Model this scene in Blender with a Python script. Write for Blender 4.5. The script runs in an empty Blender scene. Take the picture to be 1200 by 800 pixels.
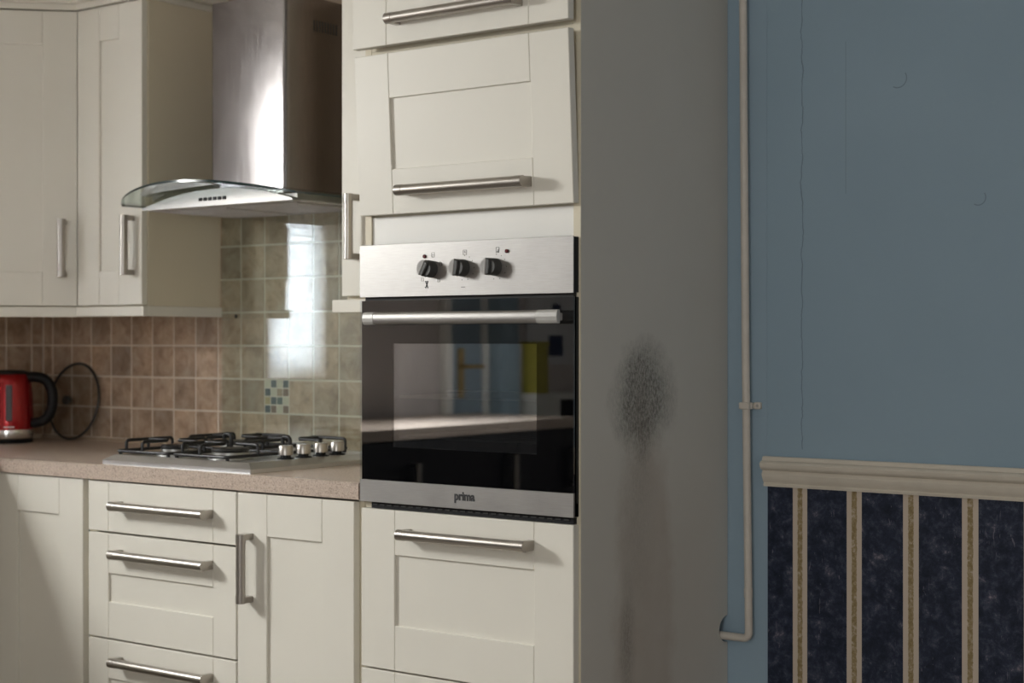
import bpy, bmesh, math, random
from mathutils import Vector, Matrix
random.seed(7)
SC = bpy.context.scene
COL = SC.collection
PI = math.pi

# ------------------------------------------------------------------ camera
F_PX = 1860.0
TH = math.atan(F_PX / 2500.0)
cam_data = bpy.data.cameras.new('camera')
cam_data.sensor_width = 36.0
cam_data.lens = F_PX / 1200.0 * 36.0
cam_data.clip_start = 0.02
cam_data.dof.use_dof = True
cam_data.dof.focus_distance = 3.38
cam_data.dof.aperture_fstop = 3.4
cam = bpy.data.objects.new('camera', cam_data)
COL.objects.link(cam)
cam.location = (1.8053, -2.6578, 1.23)
cam.rotation_euler = (PI / 2, 0, TH)
SC.camera = cam

# ------------------------------------------------------------------ world, daylight, exposure
SC.view_settings.view_transform = 'Standard'
SC.view_settings.look = 'None'
SC.view_settings.gamma = 1.0
SC.view_settings.use_curve_mapping = False
SC.view_settings.exposure = 0.05
world = bpy.data.worlds.new('sky')
SC.world = world
world.use_nodes = True
bg = world.node_tree.nodes['Background']
bg.inputs[0].default_value = (0.80, 0.90, 1.0, 1)
bg.inputs[1].default_value = 1.2


def area_light(name, loc, rot, sx, sy, power, color):
    l = bpy.data.lights.new(name, 'AREA')
    l.shape = 'RECTANGLE'
    l.size, l.size_y = sx, sy
    l.energy = power
    l.color = color
    o = bpy.data.objects.new(name, l)
    COL.objects.link(o)
    o.location = loc
    o.rotation_euler = rot
    return o


# daylight through the two left windows, plus an added fill from behind the camera
area_light('daylight_window', (-2.84, -1.70, 1.98), (0, -PI / 2 + math.radians(50), 0), 0.45, 0.80, 122, (1.0, 0.985, 0.965))
area_light('daylight_narrow_window', (-2.80, -0.59, 1.40), (0, -PI / 2, 0), 0.64, 0.3, 21, (0.98, 0.99, 1.0))
area_light('daylight_fill', (1.55, -4.10, 1.45), (PI / 2, 0, 0), 1.0, 1.3, 35, (1.0, 0.985, 0.965))  # fill light added for the end panel and blue wall

# ------------------------------------------------------------------ material helpers
def new_mat(name):
    m = bpy.data.materials.new(name)
    m.use_nodes = True
    nt = m.node_tree
    b = nt.nodes['Principled BSDF']
    return m, nt, b


def N(nt, kind, **kw):
    n = nt.nodes.new(kind)
    for k, v in kw.items():
        if k in n.inputs:
            n.inputs[k].default_value = v
        else:
            setattr(n, k, v)
    return n


def coords(nt, scale=(1, 1, 1), kind='Object'):
    tc = nt.nodes.new('ShaderNodeTexCoord')
    mp = nt.nodes.new('ShaderNodeMapping')
    mp.inputs['Scale'].default_value = scale
    nt.links.new(tc.outputs[kind], mp.inputs['Vector'])
    return mp.outputs['Vector']


def ramp(nt, fac, stops):
    r = nt.nodes.new('ShaderNodeValToRGB')
    el = r.color_ramp.elements
    while len(el) < len(stops):
        el.new(0.5)
    for e, (p, c) in zip(el, stops):
        e.position = p
        e.color = (c[0], c[1], c[2], 1)
    nt.links.new(fac, r.inputs['Fac'])
    return r.outputs['Color']


def math_n(nt, op, a, b=None, c=None, clamp=False):
    n = nt.nodes.new('ShaderNodeMath')
    n.operation = op
    n.use_clamp = clamp
    for i, v in enumerate((a, b, c)):
        if v is None:
            continue
        if isinstance(v, (int, float)):
            n.inputs[i].default_value = v
        else:
            nt.links.new(v, n.inputs[i])
    return n.outputs[0]


def mixc(nt, fac, a, b, mode='MIX'):
    n = nt.nodes.new('ShaderNodeMix')
    n.data_type = 'RGBA'
    n.blend_type = mode
    for i, v in ((0, fac), (6, a), (7, b)):
        if isinstance(v, (int, float)):
            n.inputs[i].default_value = v
        elif isinstance(v, tuple):
            n.inputs[i].default_value = (v[0], v[1], v[2], 1)
        else:
            nt.links.new(v, n.inputs[i])
    return n.outputs[2]


def noise(nt, vec, scale, detail=4.0, rough=0.55, dist=0.0):
    n = N(nt, 'ShaderNodeTexNoise')
    n.inputs['Scale'].default_value = scale
    n.inputs['Detail'].default_value = detail
    n.inputs['Roughness'].default_value = rough
    n.inputs['Distortion'].default_value = dist
    nt.links.new(vec, n.inputs['Vector'])
    return n.outputs['Fac']


def bump(nt, b, height, strength, distance=0.001):
    n = N(nt, 'ShaderNodeBump')
    n.inputs['Strength'].default_value = strength
    n.inputs['Distance'].default_value = distance
    nt.links.new(height, n.inputs['Height'])
    nt.links.new(n.outputs['Normal'], b.inputs['Normal'])


def srgb(r, g, b):
    def f(c):
        c /= 255.0
        return c / 12.92 if c <= 0.04045 else ((c + 0.055) / 1.055) ** 2.4
    return (f(r), f(g), f(b))


def paint(name, col, rough=0.5, var=0.05, scale=6.0, spec=0.4, bumpy=0.0):
    m, nt, b = new_mat(name)
    v = coords(nt)
    f = noise(nt, v, scale, 5)
    lo = tuple(c * (1 - var) for c in col)
    hi = tuple(min(1, c * (1 + var)) for c in col)
    nt.links.new(ramp(nt, f, [(0.3, lo), (0.7, hi)]), b.inputs['Base Color'])
    b.inputs['Roughness'].default_value = rough
    b.inputs['Specular IOR Level'].default_value = spec
    if bumpy:
        bump(nt, b, noise(nt, v, 160, 4), bumpy)
    return m


def steel(name, col, rough=0.3, stretch=(4, 60, 160), var=0.10, relief=0.02):
    m, nt, b = new_mat(name)
    v = coords(nt, stretch)
    f = noise(nt, v, 6.0, 4)
    s = noise(nt, coords(nt), 9.0, 5, 0.6, 0.6)
    mixed = math_n(nt, 'ADD', math_n(nt, 'MULTIPLY', f, 0.6), math_n(nt, 'MULTIPLY', s, 0.4))
    lo = tuple(c * (1 - var) for c in col)
    hi = tuple(min(1, c * (1 + var)) for c in col)
    nt.links.new(ramp(nt, mixed, [(0.35, lo), (0.65, hi)]), b.inputs['Base Color'])
    b.inputs['Metallic'].default_value = 1.0
    r = math_n(nt, 'ADD', math_n(nt, 'MULTIPLY', mixed, 0.22), rough - 0.11)
    nt.links.new(r, b.inputs['Roughness'])
    if relief:
        bump(nt, b, f, relief, 0.0004)
    return m


def plain(name, col, rough=0.4, metallic=0.0, spec=0.5):
    m, nt, b = new_mat(name)
    v = coords(nt)
    f = noise(nt, v, 40, 3)
    nt.links.new(ramp(nt, f, [(0.3, tuple(c * 0.93 for c in col)), (0.7, tuple(min(1, c * 1.07) for c in col))]),
                 b.inputs['Base Color'])
    b.inputs['Roughness'].default_value = rough
    b.inputs['Metallic'].default_value = metallic
    b.inputs['Specular IOR Level'].default_value = spec
    return m


def thin_glass(name, tint, r0, rough=0.0):
    """a thin sheet: light goes straight through with a tint, Fresnel reflection at each face"""
    m = bpy.data.materials.new(name)
    m.use_nodes = True
    nt = m.node_tree
    nt.nodes.clear()
    out = N(nt, 'ShaderNodeOutputMaterial')
    g = N(nt, 'ShaderNodeNewGeometry')
    d = N(nt, 'ShaderNodeVectorMath', operation='DOT_PRODUCT')
    nt.links.new(g.outputs['Normal'], d.inputs[0])
    nt.links.new(g.outputs['Incoming'], d.inputs[1])
    c = math_n(nt, 'ABSOLUTE', d.outputs['Value'])
    p = math_n(nt, 'POWER', math_n(nt, 'SUBTRACT', 1.0, c, clamp=True), 5.0)
    fr = math_n(nt, 'ADD', math_n(nt, 'MULTIPLY', p, 1 - r0), r0)
    tr = N(nt, 'ShaderNodeBsdfTransparent')
    tr.inputs[0].default_value = (*tint, 1)
    gl = N(nt, 'ShaderNodeBsdfGlossy')
    gl.inputs['Color'].default_value = (1, 1, 1, 1)
    gl.inputs['Roughness'].default_value = rough
    mx = N(nt, 'ShaderNodeMixShader')
    nt.links.new(fr, mx.inputs[0])
    nt.links.new(tr.outputs[0], mx.inputs[1])
    nt.links.new(gl.outputs[0], mx.inputs[2])
    nt.links.new(mx.outputs[0], out.inputs['Surface'])
    return m


M = {}
M['cream'] = paint('cream_foil', srgb(224, 220, 209), 0.42, 0.02, 3.0, 0.35)
M['carcass'] = paint('carcass_cream', srgb(217, 208, 186), 0.5, 0.02, 3.0, 0.3)
M['filler'] = paint('filler_white', srgb(236, 234, 228), 0.4, 0.02, 3.0, 0.35)
M['blue'] = paint('blue_wall_paint', srgb(150, 171, 186), 0.62, 0.035, 2.2, 0.3, 0.10)
M['grey_plaster'] = paint('mauve_grey_plaster', srgb(214, 207, 205), 0.7, 0.08, 3.0, 0.2, 0.1)
M['ceiling'] = paint('ceiling_white', srgb(225, 222, 214), 0.8, 0.02, 2.0, 0.2)
M['rail_white'] = paint('old_white_gloss', srgb(214, 206, 192), 0.4, 0.05, 12.0, 0.4)
M['pipe_white'] = paint('painted_pipe', srgb(205, 198, 188), 0.45, 0.05, 25.0, 0.4)
M['black'] = plain('black_plastic', (0.006, 0.006, 0.007), 0.5, 0.0, 0.3)
M['black_front'] = plain('darkened_front', (0.012, 0.012, 0.014), 0.4, 0.0, 0.3)  # darkness put into the left-run fronts so the oven glass mirrors them dark
M['mask_black'] = plain('black_glass_print', (0.002, 0.002, 0.0025), 0.9, 0.0, 0.0)
M['dark_void'] = plain('dark_recess', (0.012, 0.011, 0.010), 0.7)
M['enamel'] = plain('oven_enamel', (0.030, 0.030, 0.034), 0.35)
M['iron'] = plain('cast_iron', (0.008, 0.008, 0.010), 0.38, 0.0, 0.6)
M['alu'] = plain('burner_aluminium', (0.55, 0.55, 0.53), 0.35, 1.0)
M['chrome'] = plain('chrome_wire', (0.75, 0.74, 0.72), 0.18, 1.0)
M['rack_wire'] = plain('rack_wire', (0.80, 0.78, 0.74), 0.35, 0.2)
M['grey_plastic'] = plain('silver_grey_plastic', (0.42, 0.41, 0.39), 0.42, 0.3)
M['knob_silver'] = plain('knob_silver', (0.30, 0.29, 0.275), 0.45, 0.0, 0.4)
M['dark_grey'] = plain('dark_knob_face', (0.055, 0.055, 0.053), 0.35, 0.3)
M['ink'] = plain('black_ink', (0.02, 0.02, 0.022), 0.6)
M['faded_ink'] = plain('worn_ink', (0.05, 0.048, 0.045), 0.6)
M['lamp_red'] = plain('dark_red_lens', (0.11, 0.012, 0.016), 0.25)
M['steel'] = steel('brushed_steel', (0.36, 0.347, 0.332), 0.46, (5, 60, 180))
M['steel_bar'] = steel('satin_nickel', (0.43, 0.40, 0.365), 0.33, (60, 60, 60), 0.04, 0)
M['chimney_steel'] = steel('chimney_steel', (0.32, 0.303, 0.30), 0.21, (30, 30, 2), 0.03, 0)
M['hob_steel'] = steel('hob_steel', (0.62, 0.62, 0.63), 0.33, (6, 20, 20), 0.03, 0)
M['hood_under'] = plain('hood_underside', (0.52, 0.50, 0.48), 0.5, 0.4)
M['white_frame'] = paint('white_window_frame', srgb(232, 232, 228), 0.35, 0.02, 4.0)
M['silicone'] = paint('beige_sealant', srgb(176, 158, 138), 0.5, 0.05, 12.0)
M['yellow'] = plain('yellow_card', srgb(176, 168, 74), 0.6)
M['paper'] = plain('white_paper', srgb(225, 228, 232), 0.7)
M['navy_print'] = plain('navy_print', srgb(50, 62, 95), 0.7)
M['brass'] = plain('aged_brass', (0.42, 0.30, 0.13), 0.35, 1.0)
M['door_blue'] = paint('door_blue_grey', srgb(140, 158, 172), 0.5, 0.05, 4.0)
M['floor'] = paint('grey_vinyl', srgb(128, 118, 106), 0.45, 0.12, 4.0)
M['glass_window'] = thin_glass('window_glass', (0.97, 0.98, 0.98), 0.04)
M['glass_oven'] = thin_glass('tinted_oven_glass', (0.93, 0.95, 0.97), 0.095)
M['glass_inner'] = thin_glass('inner_oven_glass', (0.86, 0.88, 0.90), 0.48)
M['glass_splash'] = thin_glass('splashback_glass', (0.945, 0.99, 0.98), 0.09)
M['glass_hood'] = thin_glass('hood_glass', (0.80, 0.87, 0.85), 0.05)
M['glass_edge'] = plain('glass_edge', (0.012, 0.030, 0.030), 0.15, 0.0, 0.8)
M['glass_lid'] = thin_glass('smoked_lid_glass', (0.80, 0.80, 0.78), 0.04)
M['gauge'] = plain('water_gauge', (0.10, 0.10, 0.11), 0.2)


def make_red():
    m, nt, b = new_mat('red_metallic_paint')
    f = noise(nt, coords(nt, (1, 1, 1)), 300, 2)
    nt.links.new(ramp(nt, f, [(0.3, (0.34, 0.004, 0.008)), (0.7, (0.46, 0.008, 0.012))]), b.inputs['Base Color'])
    b.inputs['Roughness'].default_value = 0.25
    b.inputs['Metallic'].default_value = 0.55
    b.inputs['Coat Weight'].default_value = 0.6
    return m
M['red'] = make_red()


def make_worktop():
    m, nt, b = new_mat('speckled_laminate')
    v = coords(nt)
    a = noise(nt, v, 270, 3, 0.8)
    c2 = noise(nt, v, 150, 4, 0.6)
    base = ramp(nt, a, [(0.30, srgb(132, 114, 100)), (0.43, srgb(184, 166, 152)), (0.60, srgb(200, 184, 170)), (0.74, srgb(226, 215, 204))])
    spot = ramp(nt, c2, [(0.34, (0.45, 0.40, 0.37)), (0.46, (1, 1, 1))])
    nt.links.new(mixc(nt, 0.55, base, spot, 'MULTIPLY'), b.inputs['Base Color'])
    b.inputs['Roughness'].default_value = 0.34
    b.inputs['Specular IOR Level'].default_value = 0.45
    return m
M['worktop'] = make_worktop()


def make_tile():
    m, nt, b = new_mat('mottled_stone_tile')
    oi = N(nt, 'ShaderNodeObjectInfo')
    v = coords(nt)
    add = N(nt, 'ShaderNodeVectorMath', operation='ADD')
    sc = N(nt, 'ShaderNodeVectorMath', operation='SCALE')
    sc.inputs[0].default_value = (7.3, 3.1, 5.7)
    nt.links.new(oi.outputs['Random'], sc.inputs['Scale'])
    nt.links.new(v, add.inputs[0])
    nt.links.new(sc.outputs[0], add.inputs[1])
    f = noise(nt, add.outputs[0], 22, 6, 0.62, 0.5)
    g = noise(nt, add.outputs[0], 9, 3, 0.5)
    t1 = ramp(nt, f, [(0.28, srgb(138, 116, 97)), (0.46, srgb(172, 150, 130)), (0.58, srgb(184, 165, 147)), (0.75, srgb(196, 183, 168))])
    t2 = ramp(nt, g, [(0.38, (0.74, 0.72, 0.70)), (0.62, (1.05, 1.0, 0.95))])
    c = mixc(nt, 0.75, t1, t2, 'MULTIPLY')
    tone = ramp(nt, oi.outputs['Random'], [(0.0, (0.92, 0.92, 0.91)), (0.5, (1.12, 1.10, 1.06)), (1.0, (1.27, 1.24, 1.18))])
    nt.links.new(mixc(nt, 1.0, c, tone, 'MULTIPLY'), b.inputs['Base Color'])
    b.inputs['Roughness'].default_value = 0.42
    bump(nt, b, f, 0.25, 0.001)
    return m
M['tile'] = make_tile()
M['grout'] = paint('pale_grout', srgb(222, 212, 198), 0.8, 0.05, 20, 0.2)


def make_lining():
    """blue painted lining paper with hairline plaster cracks and a few scuffs"""
    m, nt, b = new_mat('cracked_blue_paint')
    tc = nt.nodes.new('ShaderNodeTexCoord')
    sp = N(nt, 'ShaderNodeSeparateXYZ')
    nt.links.new(tc.outputs['Object'], sp.inputs[0])
    X, Z = sp.outputs[0], sp.outputs[2]
    base = ramp(nt, noise(nt, tc.outputs['Object'], 2.2, 4), [(0.3, srgb(144, 166, 181)), (0.7, srgb(150, 172, 187))])
    # wandering crack
    zz = N(nt, 'ShaderNodeCombineXYZ')
    nt.links.new(Z, zz.inputs[2])
    wob = noise(nt, zz.outputs[0], 9, 6, 0.65)
    dx = math_n(nt, 'SUBTRACT', X, math_n(nt, 'ADD', math_n(nt, 'MULTIPLY', wob, 0.034), 0.163))
    wid = math_n(nt, 'MULTIPLY', noise(nt, zz.outputs[0], 17, 2), 0.0022)
    k1 = math_n(nt, 'MULTIPLY', math_n(nt, 'LESS_THAN', math_n(nt, 'ABSOLUTE', dx), wid), math_n(nt, 'GREATER_THAN', Z, 0.985))
    # straight seam line
    d2 = math_n(nt, 'ABSOLUTE', math_n(nt, 'SUBTRACT', X, 0.287))
    k2 = math_n(nt, 'MULTIPLY', math_n(nt, 'LESS_THAN', d2, 0.0007),
                math_n(nt, 'MULTIPLY', math_n(nt, 'GREATER_THAN', Z, 1.56), math_n(nt, 'LESS_THAN', Z, 1.90)))
    c = mixc(nt, math_n(nt, 'MULTIPLY', k1, 0.55), base, srgb(70, 84, 94))
    c = mixc(nt, math_n(nt, 'MULTIPLY', k2, 0.40), c, srgb(84, 98, 108))
    # two curved scuffs and some chips
    for cx, cz, r, lo in ((0.410, 1.805, 0.020, 0.0), (0.590, 1.535, 0.016, -0.5)):
        ax = math_n(nt, 'SUBTRACT', X, cx)
        az = math_n(nt, 'SUBTRACT', Z, cz)
        rr = math_n(nt, 'SQRT', math_n(nt, 'ADD', math_n(nt, 'MULTIPLY', ax, ax), math_n(nt, 'MULTIPLY', az, az)))
        ring = math_n(nt, 'LESS_THAN', math_n(nt, 'ABSOLUTE', math_n(nt, 'SUBTRACT', rr, r)), 0.0012)
        side = math_n(nt, 'GREATER_THAN', math_n(nt, 'SUBTRACT', ax, math_n(nt, 'MULTIPLY', az, 1.0)), 0.006 + 0.004 * lo)
        c = mixc(nt, math_n(nt, 'MULTIPLY', math_n(nt, 'MULTIPLY', ring, side), 0.5), c, srgb(84, 96, 104))
    chips = math_n(nt, 'GREATER_THAN', noise(nt, tc.outputs['Object'], 34, 3), 0.80)
    c = mixc(nt, math_n(nt, 'MULTIPLY', chips, 0.35), c, srgb(90, 98, 104))
    nt.links.new(c, b.inputs['Base Color'])
    b.inputs['Roughness'].default_value = 0.62
    b.inputs['Specular IOR Level'].default_value = 0.3
    bump(nt, b, noise(nt, tc.outputs['Object'], 120, 5), 0.10)
    return m
M['lining'] = make_lining()


def make_wallpaper():
    m, nt, b = new_mat('striped_navy_wallpaper')
    tc = nt.nodes.new('ShaderNodeTexCoord')
    v = tc.outputs['Object']
    sp = N(nt, 'ShaderNodeSeparateXYZ')
    nt.links.new(v, sp.inputs[0])
    X = sp.outputs[0]
    n1 = noise(nt, v, 30, 8, 0.76, 0.25)
    n2 = noise(nt, v, 14, 4, 0.6, 0.4)
    navy = ramp(nt, n1, [(0.36, srgb(22, 30, 47)), (0.50, srgb(38, 47, 66)), (0.60, srgb(70, 74, 90)), (0.69, srgb(146, 138, 146))])
    shade = ramp(nt, n2, [(0.35, (0.55, 0.6, 0.68)), (0.65, (1.15, 1.1, 1.1))])
    navy = mixc(nt, 0.85, navy, shade, 'MULTIPLY')
    # fine pale scratches
    mp = N(nt, 'ShaderNodeMapping')
    mp.inputs['Rotation'].default_value = (0, 0.7, 0)
    mp.inputs['Scale'].default_value = (60, 1, 9)
    nt.links.new(v, mp.inputs['Vector'])
    scr = math_n(nt, 'GREATER_THAN', noise(nt, mp.outputs[0], 1.6, 3, 0.6, 1.5), 0.70)
    mp2 = N(nt, 'ShaderNodeMapping')
    mp2.inputs['Rotation'].default_value = (0, -0.9, 0)
    mp2.inputs['Scale'].default_value = (55, 1, 8)
    nt.links.new(v, mp2.inputs['Vector'])
    scr2 = math_n(nt, 'GREATER_THAN', noise(nt, mp2.outputs[0], 1.7, 3, 0.6, 1.5), 0.70)
    navy = mixc(nt, math_n(nt, 'MULTIPLY', math_n(nt, 'MAXIMUM', scr, scr2), 0.38), navy, srgb(150, 142, 158))
    # stripes every 132.5 mm, 35 mm wide, with a rubbed gold band inside
    ph = math_n(nt, 'MODULO', math_n(nt, 'ADD', X, 10.6 - 0.1565), 0.1325)
    stripe = math_n(nt, 'LESS_THAN', ph, 0.036)
    wv = math_n(nt, 'MULTIPLY', noise(nt, v, 120, 3), 0.005)
    band = math_n(nt, 'MULTIPLY', math_n(nt, 'GREATER_THAN', ph, math_n(nt, 'ADD', wv, 0.0095)),
                  math_n(nt, 'LESS_THAN', ph, math_n(nt, 'ADD', wv, 0.0215)))
    gold = ramp(nt, noise(nt, v, 90, 4, 0.7), [(0.40, srgb(138, 120, 82)), (0.54, srgb(158, 140, 106)), (0.64, srgb(190, 175, 156))])
    st = mixc(nt, band, srgb(202, 188, 172), gold)
    nt.links.new(mixc(nt, stripe, navy, st), b.inputs['Base Color'])
    b.inputs['Roughness'].default_value = 0.55
    b.inputs['Specular IOR Level'].default_value = 0.3
    bump(nt, b, n1, 0.2, 0.001)
    return m
M['wallpaper'] = make_wallpaper()


def make_stained():
    """pale end panel with a dark mould patch and a brownish run below it (object coords, metres)"""
    m, nt, b = new_mat('stained_end_panel')
    tc = nt.nodes.new('ShaderNodeTexCoord')
    v = tc.outputs['Object']
    sp = N(nt, 'ShaderNodeSeparateXYZ')
    nt.links.new(v, sp.inputs[0])
    Y, Z = sp.outputs[1], sp.outputs[2]
    base = ramp(nt, noise(nt, v, 2.0, 4), [(0.3, srgb(196, 193, 185)), (0.7, srgb(202, 199, 191))])
    wob = math_n(nt, 'MULTIPLY', math_n(nt, 'SUBTRACT', noise(nt, v, 11, 6, 0.65), 0.5), 0.32)

    def ell(cy, cz, ry, rz, edge):
        a = math_n(nt, 'DIVIDE', math_n(nt, 'SUBTRACT', Y, cy), ry)
        c = math_n(nt, 'DIVIDE', math_n(nt, 'SUBTRACT', Z, cz), rz)
        r = math_n(nt, 'SQRT', math_n(nt, 'ADD', math_n(nt, 'MULTIPLY', a, a), math_n(nt, 'MULTIPLY', c, c)))
        r = math_n(nt, 'ADD', r, math_n(nt, 'MULTIPLY', wob, 3.0))
        return math_n(nt, 'MULTIPLY', math_n(nt, 'SUBTRACT', 1.0 + edge, r), 1.0 / (2 * edge), clamp=True)
    mp = N(nt, 'ShaderNodeMapping')
    mp.inputs['Scale'].default_value = (1, 1, 0.55)
    nt.links.new(v, mp.inputs['Vector'])
    speck = noise(nt, mp.outputs[0], 190, 6, 0.85)
    sp1 = math_n(nt, 'ADD', math_n(nt, 'MULTIPLY', math_n(nt, 'MULTIPLY', math_n(nt, 'SUBTRACT', speck, 0.40), 5.0, clamp=True), 0.75), 0.28)
    patch = math_n(nt, 'MULTIPLY', ell(0.262, 1.110, 0.106, 0.104, 0.34), sp1)
    run = math_n(nt, 'MULTIPLY', ell(0.268, 0.60, 0.112, 0.47, 0.20), math_n(nt, 'ADD', math_n(nt, 'MULTIPLY', noise(nt, v, 12, 5), 0.6), 0.25))
    drip = math_n(nt, 'MULTIPLY', ell(0.195, 0.585, 0.022, 0.10, 0.75), sp1)
    neck = math_n(nt, 'MULTIPLY', ell(0.235, 0.90, 0.050, 0.16, 0.8), sp1)
    c = mixc(nt, math_n(nt, 'MULTIPLY', run, 0.52, clamp=True), base, srgb(150, 130, 112))
    c = mixc(nt, math_n(nt, 'MULTIPLY', patch, 0.80, clamp=True), c, srgb(58, 54, 48))
    c = mixc(nt, math_n(nt, 'MULTIPLY', neck, 0.22, clamp=True), c, srgb(66, 56, 48))
    c = mixc(nt, math_n(nt, 'MULTIPLY', drip, 0.42, clamp=True), c, srgb(54, 46, 40))
    nt.links.new(c, b.inputs['Base Color'])
    b.inputs['Roughness'].default_value = 0.5
    b.inputs['Specular IOR Level'].default_value = 0.3
    return m
M['stained'] = make_stained()


def make_blind():
    m = bpy.data.materials.new('white_blind_slat')
    m.use_nodes = True
    nt = m.node_tree
    b = nt.nodes['Principled BSDF']
    out = nt.nodes['Material Output']
    f = noise(nt, coords(nt), 8, 2)
    nt.links.new(ramp(nt, f, [(0.3, (0.80, 0.81, 0.82)), (0.7, (0.86, 0.86, 0.86))]), b.inputs['Base Color'])
    tl = N(nt, 'ShaderNodeBsdfTranslucent')
    tl.inputs[0].default_value = (0.9, 0.92, 0.95, 1)
    mx = N(nt, 'ShaderNodeMixShader')
    mx.inputs[0].default_value = 0.6
    nt.links.new(b.outputs[0], mx.inputs[1])
    nt.links.new(tl.outputs[0], mx.inputs[2])
    nt.links.new(mx.outputs[0], out.inputs['Surface'])
    return m
M['blind'] = make_blind()

# ------------------------------------------------------------------ geometry helpers
ORG = {}


def org(o):
    return ORG.get(o.name, Vector((0, 0, 0))) if o else Vector((0, 0, 0))


def thing(name, label, cat, loc=(0, 0, 0), group=None):
    o = bpy.data.objects.new(name, None)
    o.empty_display_size = 0.1
    COL.objects.link(o)
    o.location = loc
    o['label'] = label
    o['category'] = cat
    if group:
        o['group'] = group
    ORG[o.name] = Vector(loc)
    return o


def tag(o, label, cat, group=None):
    o['label'] = label
    o['category'] = cat
    if group:
        o['group'] = group
    return o


def obj(name, bm, mats, parent=None, smooth=None, label=None, local=False):
    """link a bmesh given in world coordinates (or, local=True, in its parent's) as one mesh object"""
    me = bpy.data.meshes.new(name)
    bmesh.ops.recalc_face_normals(bm, faces=bm.faces[:])
    if parent is not None and not local:
        bmesh.ops.translate(bm, verts=bm.verts[:], vec=-org(parent))
    bm.to_mesh(me)
    bm.free()
    if not isinstance(mats, (list, tuple)):
        mats = [mats]
    for k in mats:
        me.materials.append(M[k] if isinstance(k, str) else k)
    if smooth is not None:
        try:
            me.set_sharp_from_angle(angle=math.radians(smooth))
        except Exception:
            pass
        for p in me.polygons:
            p.use_smooth = True
        if hasattr(me, 'set_sharp_from_angle'):
            me.set_sharp_from_angle(angle=math.radians(smooth))
    o = bpy.data.objects.new(name, me)
    COL.objects.link(o)
    if parent is not None:
        o.parent = parent
        ORG[o.name] = org(parent)
    if label:
        o['label'] = label
    return o


def struct(name, bm, m, label=None, **kw):
    o = obj(name, bm, m, **kw)
    o['kind'] = 'structure'
    if label:
        o['label'] = label
    return o


def box(x0, x1, y0, y1, z0, z1, bev=0.0, seg=1, bm=None, mi=0):
    b = bmesh.new()
    vs = [b.verts.new((x, y, z)) for x in (x0, x1) for y in (y0, y1) for z in (z0, z1)]
    for f in ((0, 1, 3, 2), (4, 6, 7, 5), (0, 4, 5, 1), (2, 3, 7, 6), (0, 2, 6, 4), (1, 5, 7, 3)):
        b.faces.new([vs[i] for i in f])
    if bev:
        bmesh.ops.bevel(b, geom=b.edges[:], offset=bev, segments=seg, profile=0.5, affect='EDGES')
    return merge(bm, b, mi)


def merge(bm, b, mi=0):
    if mi:
        for f in b.faces:
            f.material_index = mi
    if bm is None:
        return b
    me = bpy.data.meshes.new('tmp')
    b.to_mesh(me)
    b.free()
    bm.from_mesh(me)
    bpy.data.meshes.remove(me)
    return bm


def prism(poly, axis, a0, a1, bev=0.0, bm=None, mi=0):
    """extrude a closed outline along an axis; poly holds the other two coordinates in x,y,z order"""
    b = bmesh.new()

    def P(p, a):
        return {'x': (a, p[0], p[1]), 'y': (p[0], a, p[1]), 'z': (p[0], p[1], a)}[axis]
    lo = [b.verts.new(P(p, a0)) for p in poly]
    hi = [b.verts.new(P(p, a1)) for p in poly]
    n = len(poly)
    b.faces.new(lo)
    b.faces.new(hi)
    for i in range(n):
        b.faces.new((lo[i], lo[(i + 1) % n], hi[(i + 1) % n], hi[i]))
    if bev:
        bmesh.ops.bevel(b, geom=b.edges[:], offset=bev, segments=1, affect='EDGES')
    return merge(bm, b, mi)


def tube(pts, r, n=10, bm=None, mi=0, closed=False):
    b = bmesh.new()
    pts = [Vector(p) for p in pts]
    m = len(pts)
    rings = []
    up = None
    for i, p in enumerate(pts):
        if closed:
            t = (pts[(i + 1) % m] - pts[i - 1]).normalized()
        elif i == 0:
            t = (pts[1] - p).normalized()
        elif i == m - 1:
            t = (p - pts[-2]).normalized()
        else:
            t = ((pts[i + 1] - p).normalized() + (p - pts[i - 1]).normalized()).normalized()
        if up is None:
            up = Vector((0, 0, 1)) if abs(t.z) < 0.9 else Vector((1, 0, 0))
        s = t.cross(up).normalized()
        up = s.cross(t).normalized()
        rr = r[i] if isinstance(r, (list, tuple)) else r
        rings.append([b.verts.new(p + (s * math.cos(a) + up * math.sin(a)) * rr) for a in (2 * PI * k / n for k in range(n))])
    for i in range(m if closed else m - 1):
        A, B = rings[i], rings[(i + 1) % m]
        for k in range(n):
            b.faces.new((A[k], A[(k + 1) % n], B[(k + 1) % n], B[k]))
    if not closed:
        b.faces.new(rings[0])
        b.faces.new(rings[-1])
    return merge(bm, b, mi)


def round_path(pts, rad, n=5):
    """polyline with rounded corners"""
    pts = [Vector(p) for p in pts]
    out = [pts[0]]
    for i in range(1, len(pts) - 1):
        a = (pts[i - 1] - pts[i])
        c = (pts[i + 1] - pts[i])
        r = min(rad, a.length * 0.49, c.length * 0.49)
        p0 = pts[i] + a.normalized() * r
        p1 = pts[i] + c.normalized() * r
        for k in range(n + 1):
            t = k / n
            out.append((1 - t) ** 2 * p0 + 2 * t * (1 - t) * pts[i] + t * t * p1)
    out.append(pts[-1])
    return out


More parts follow.
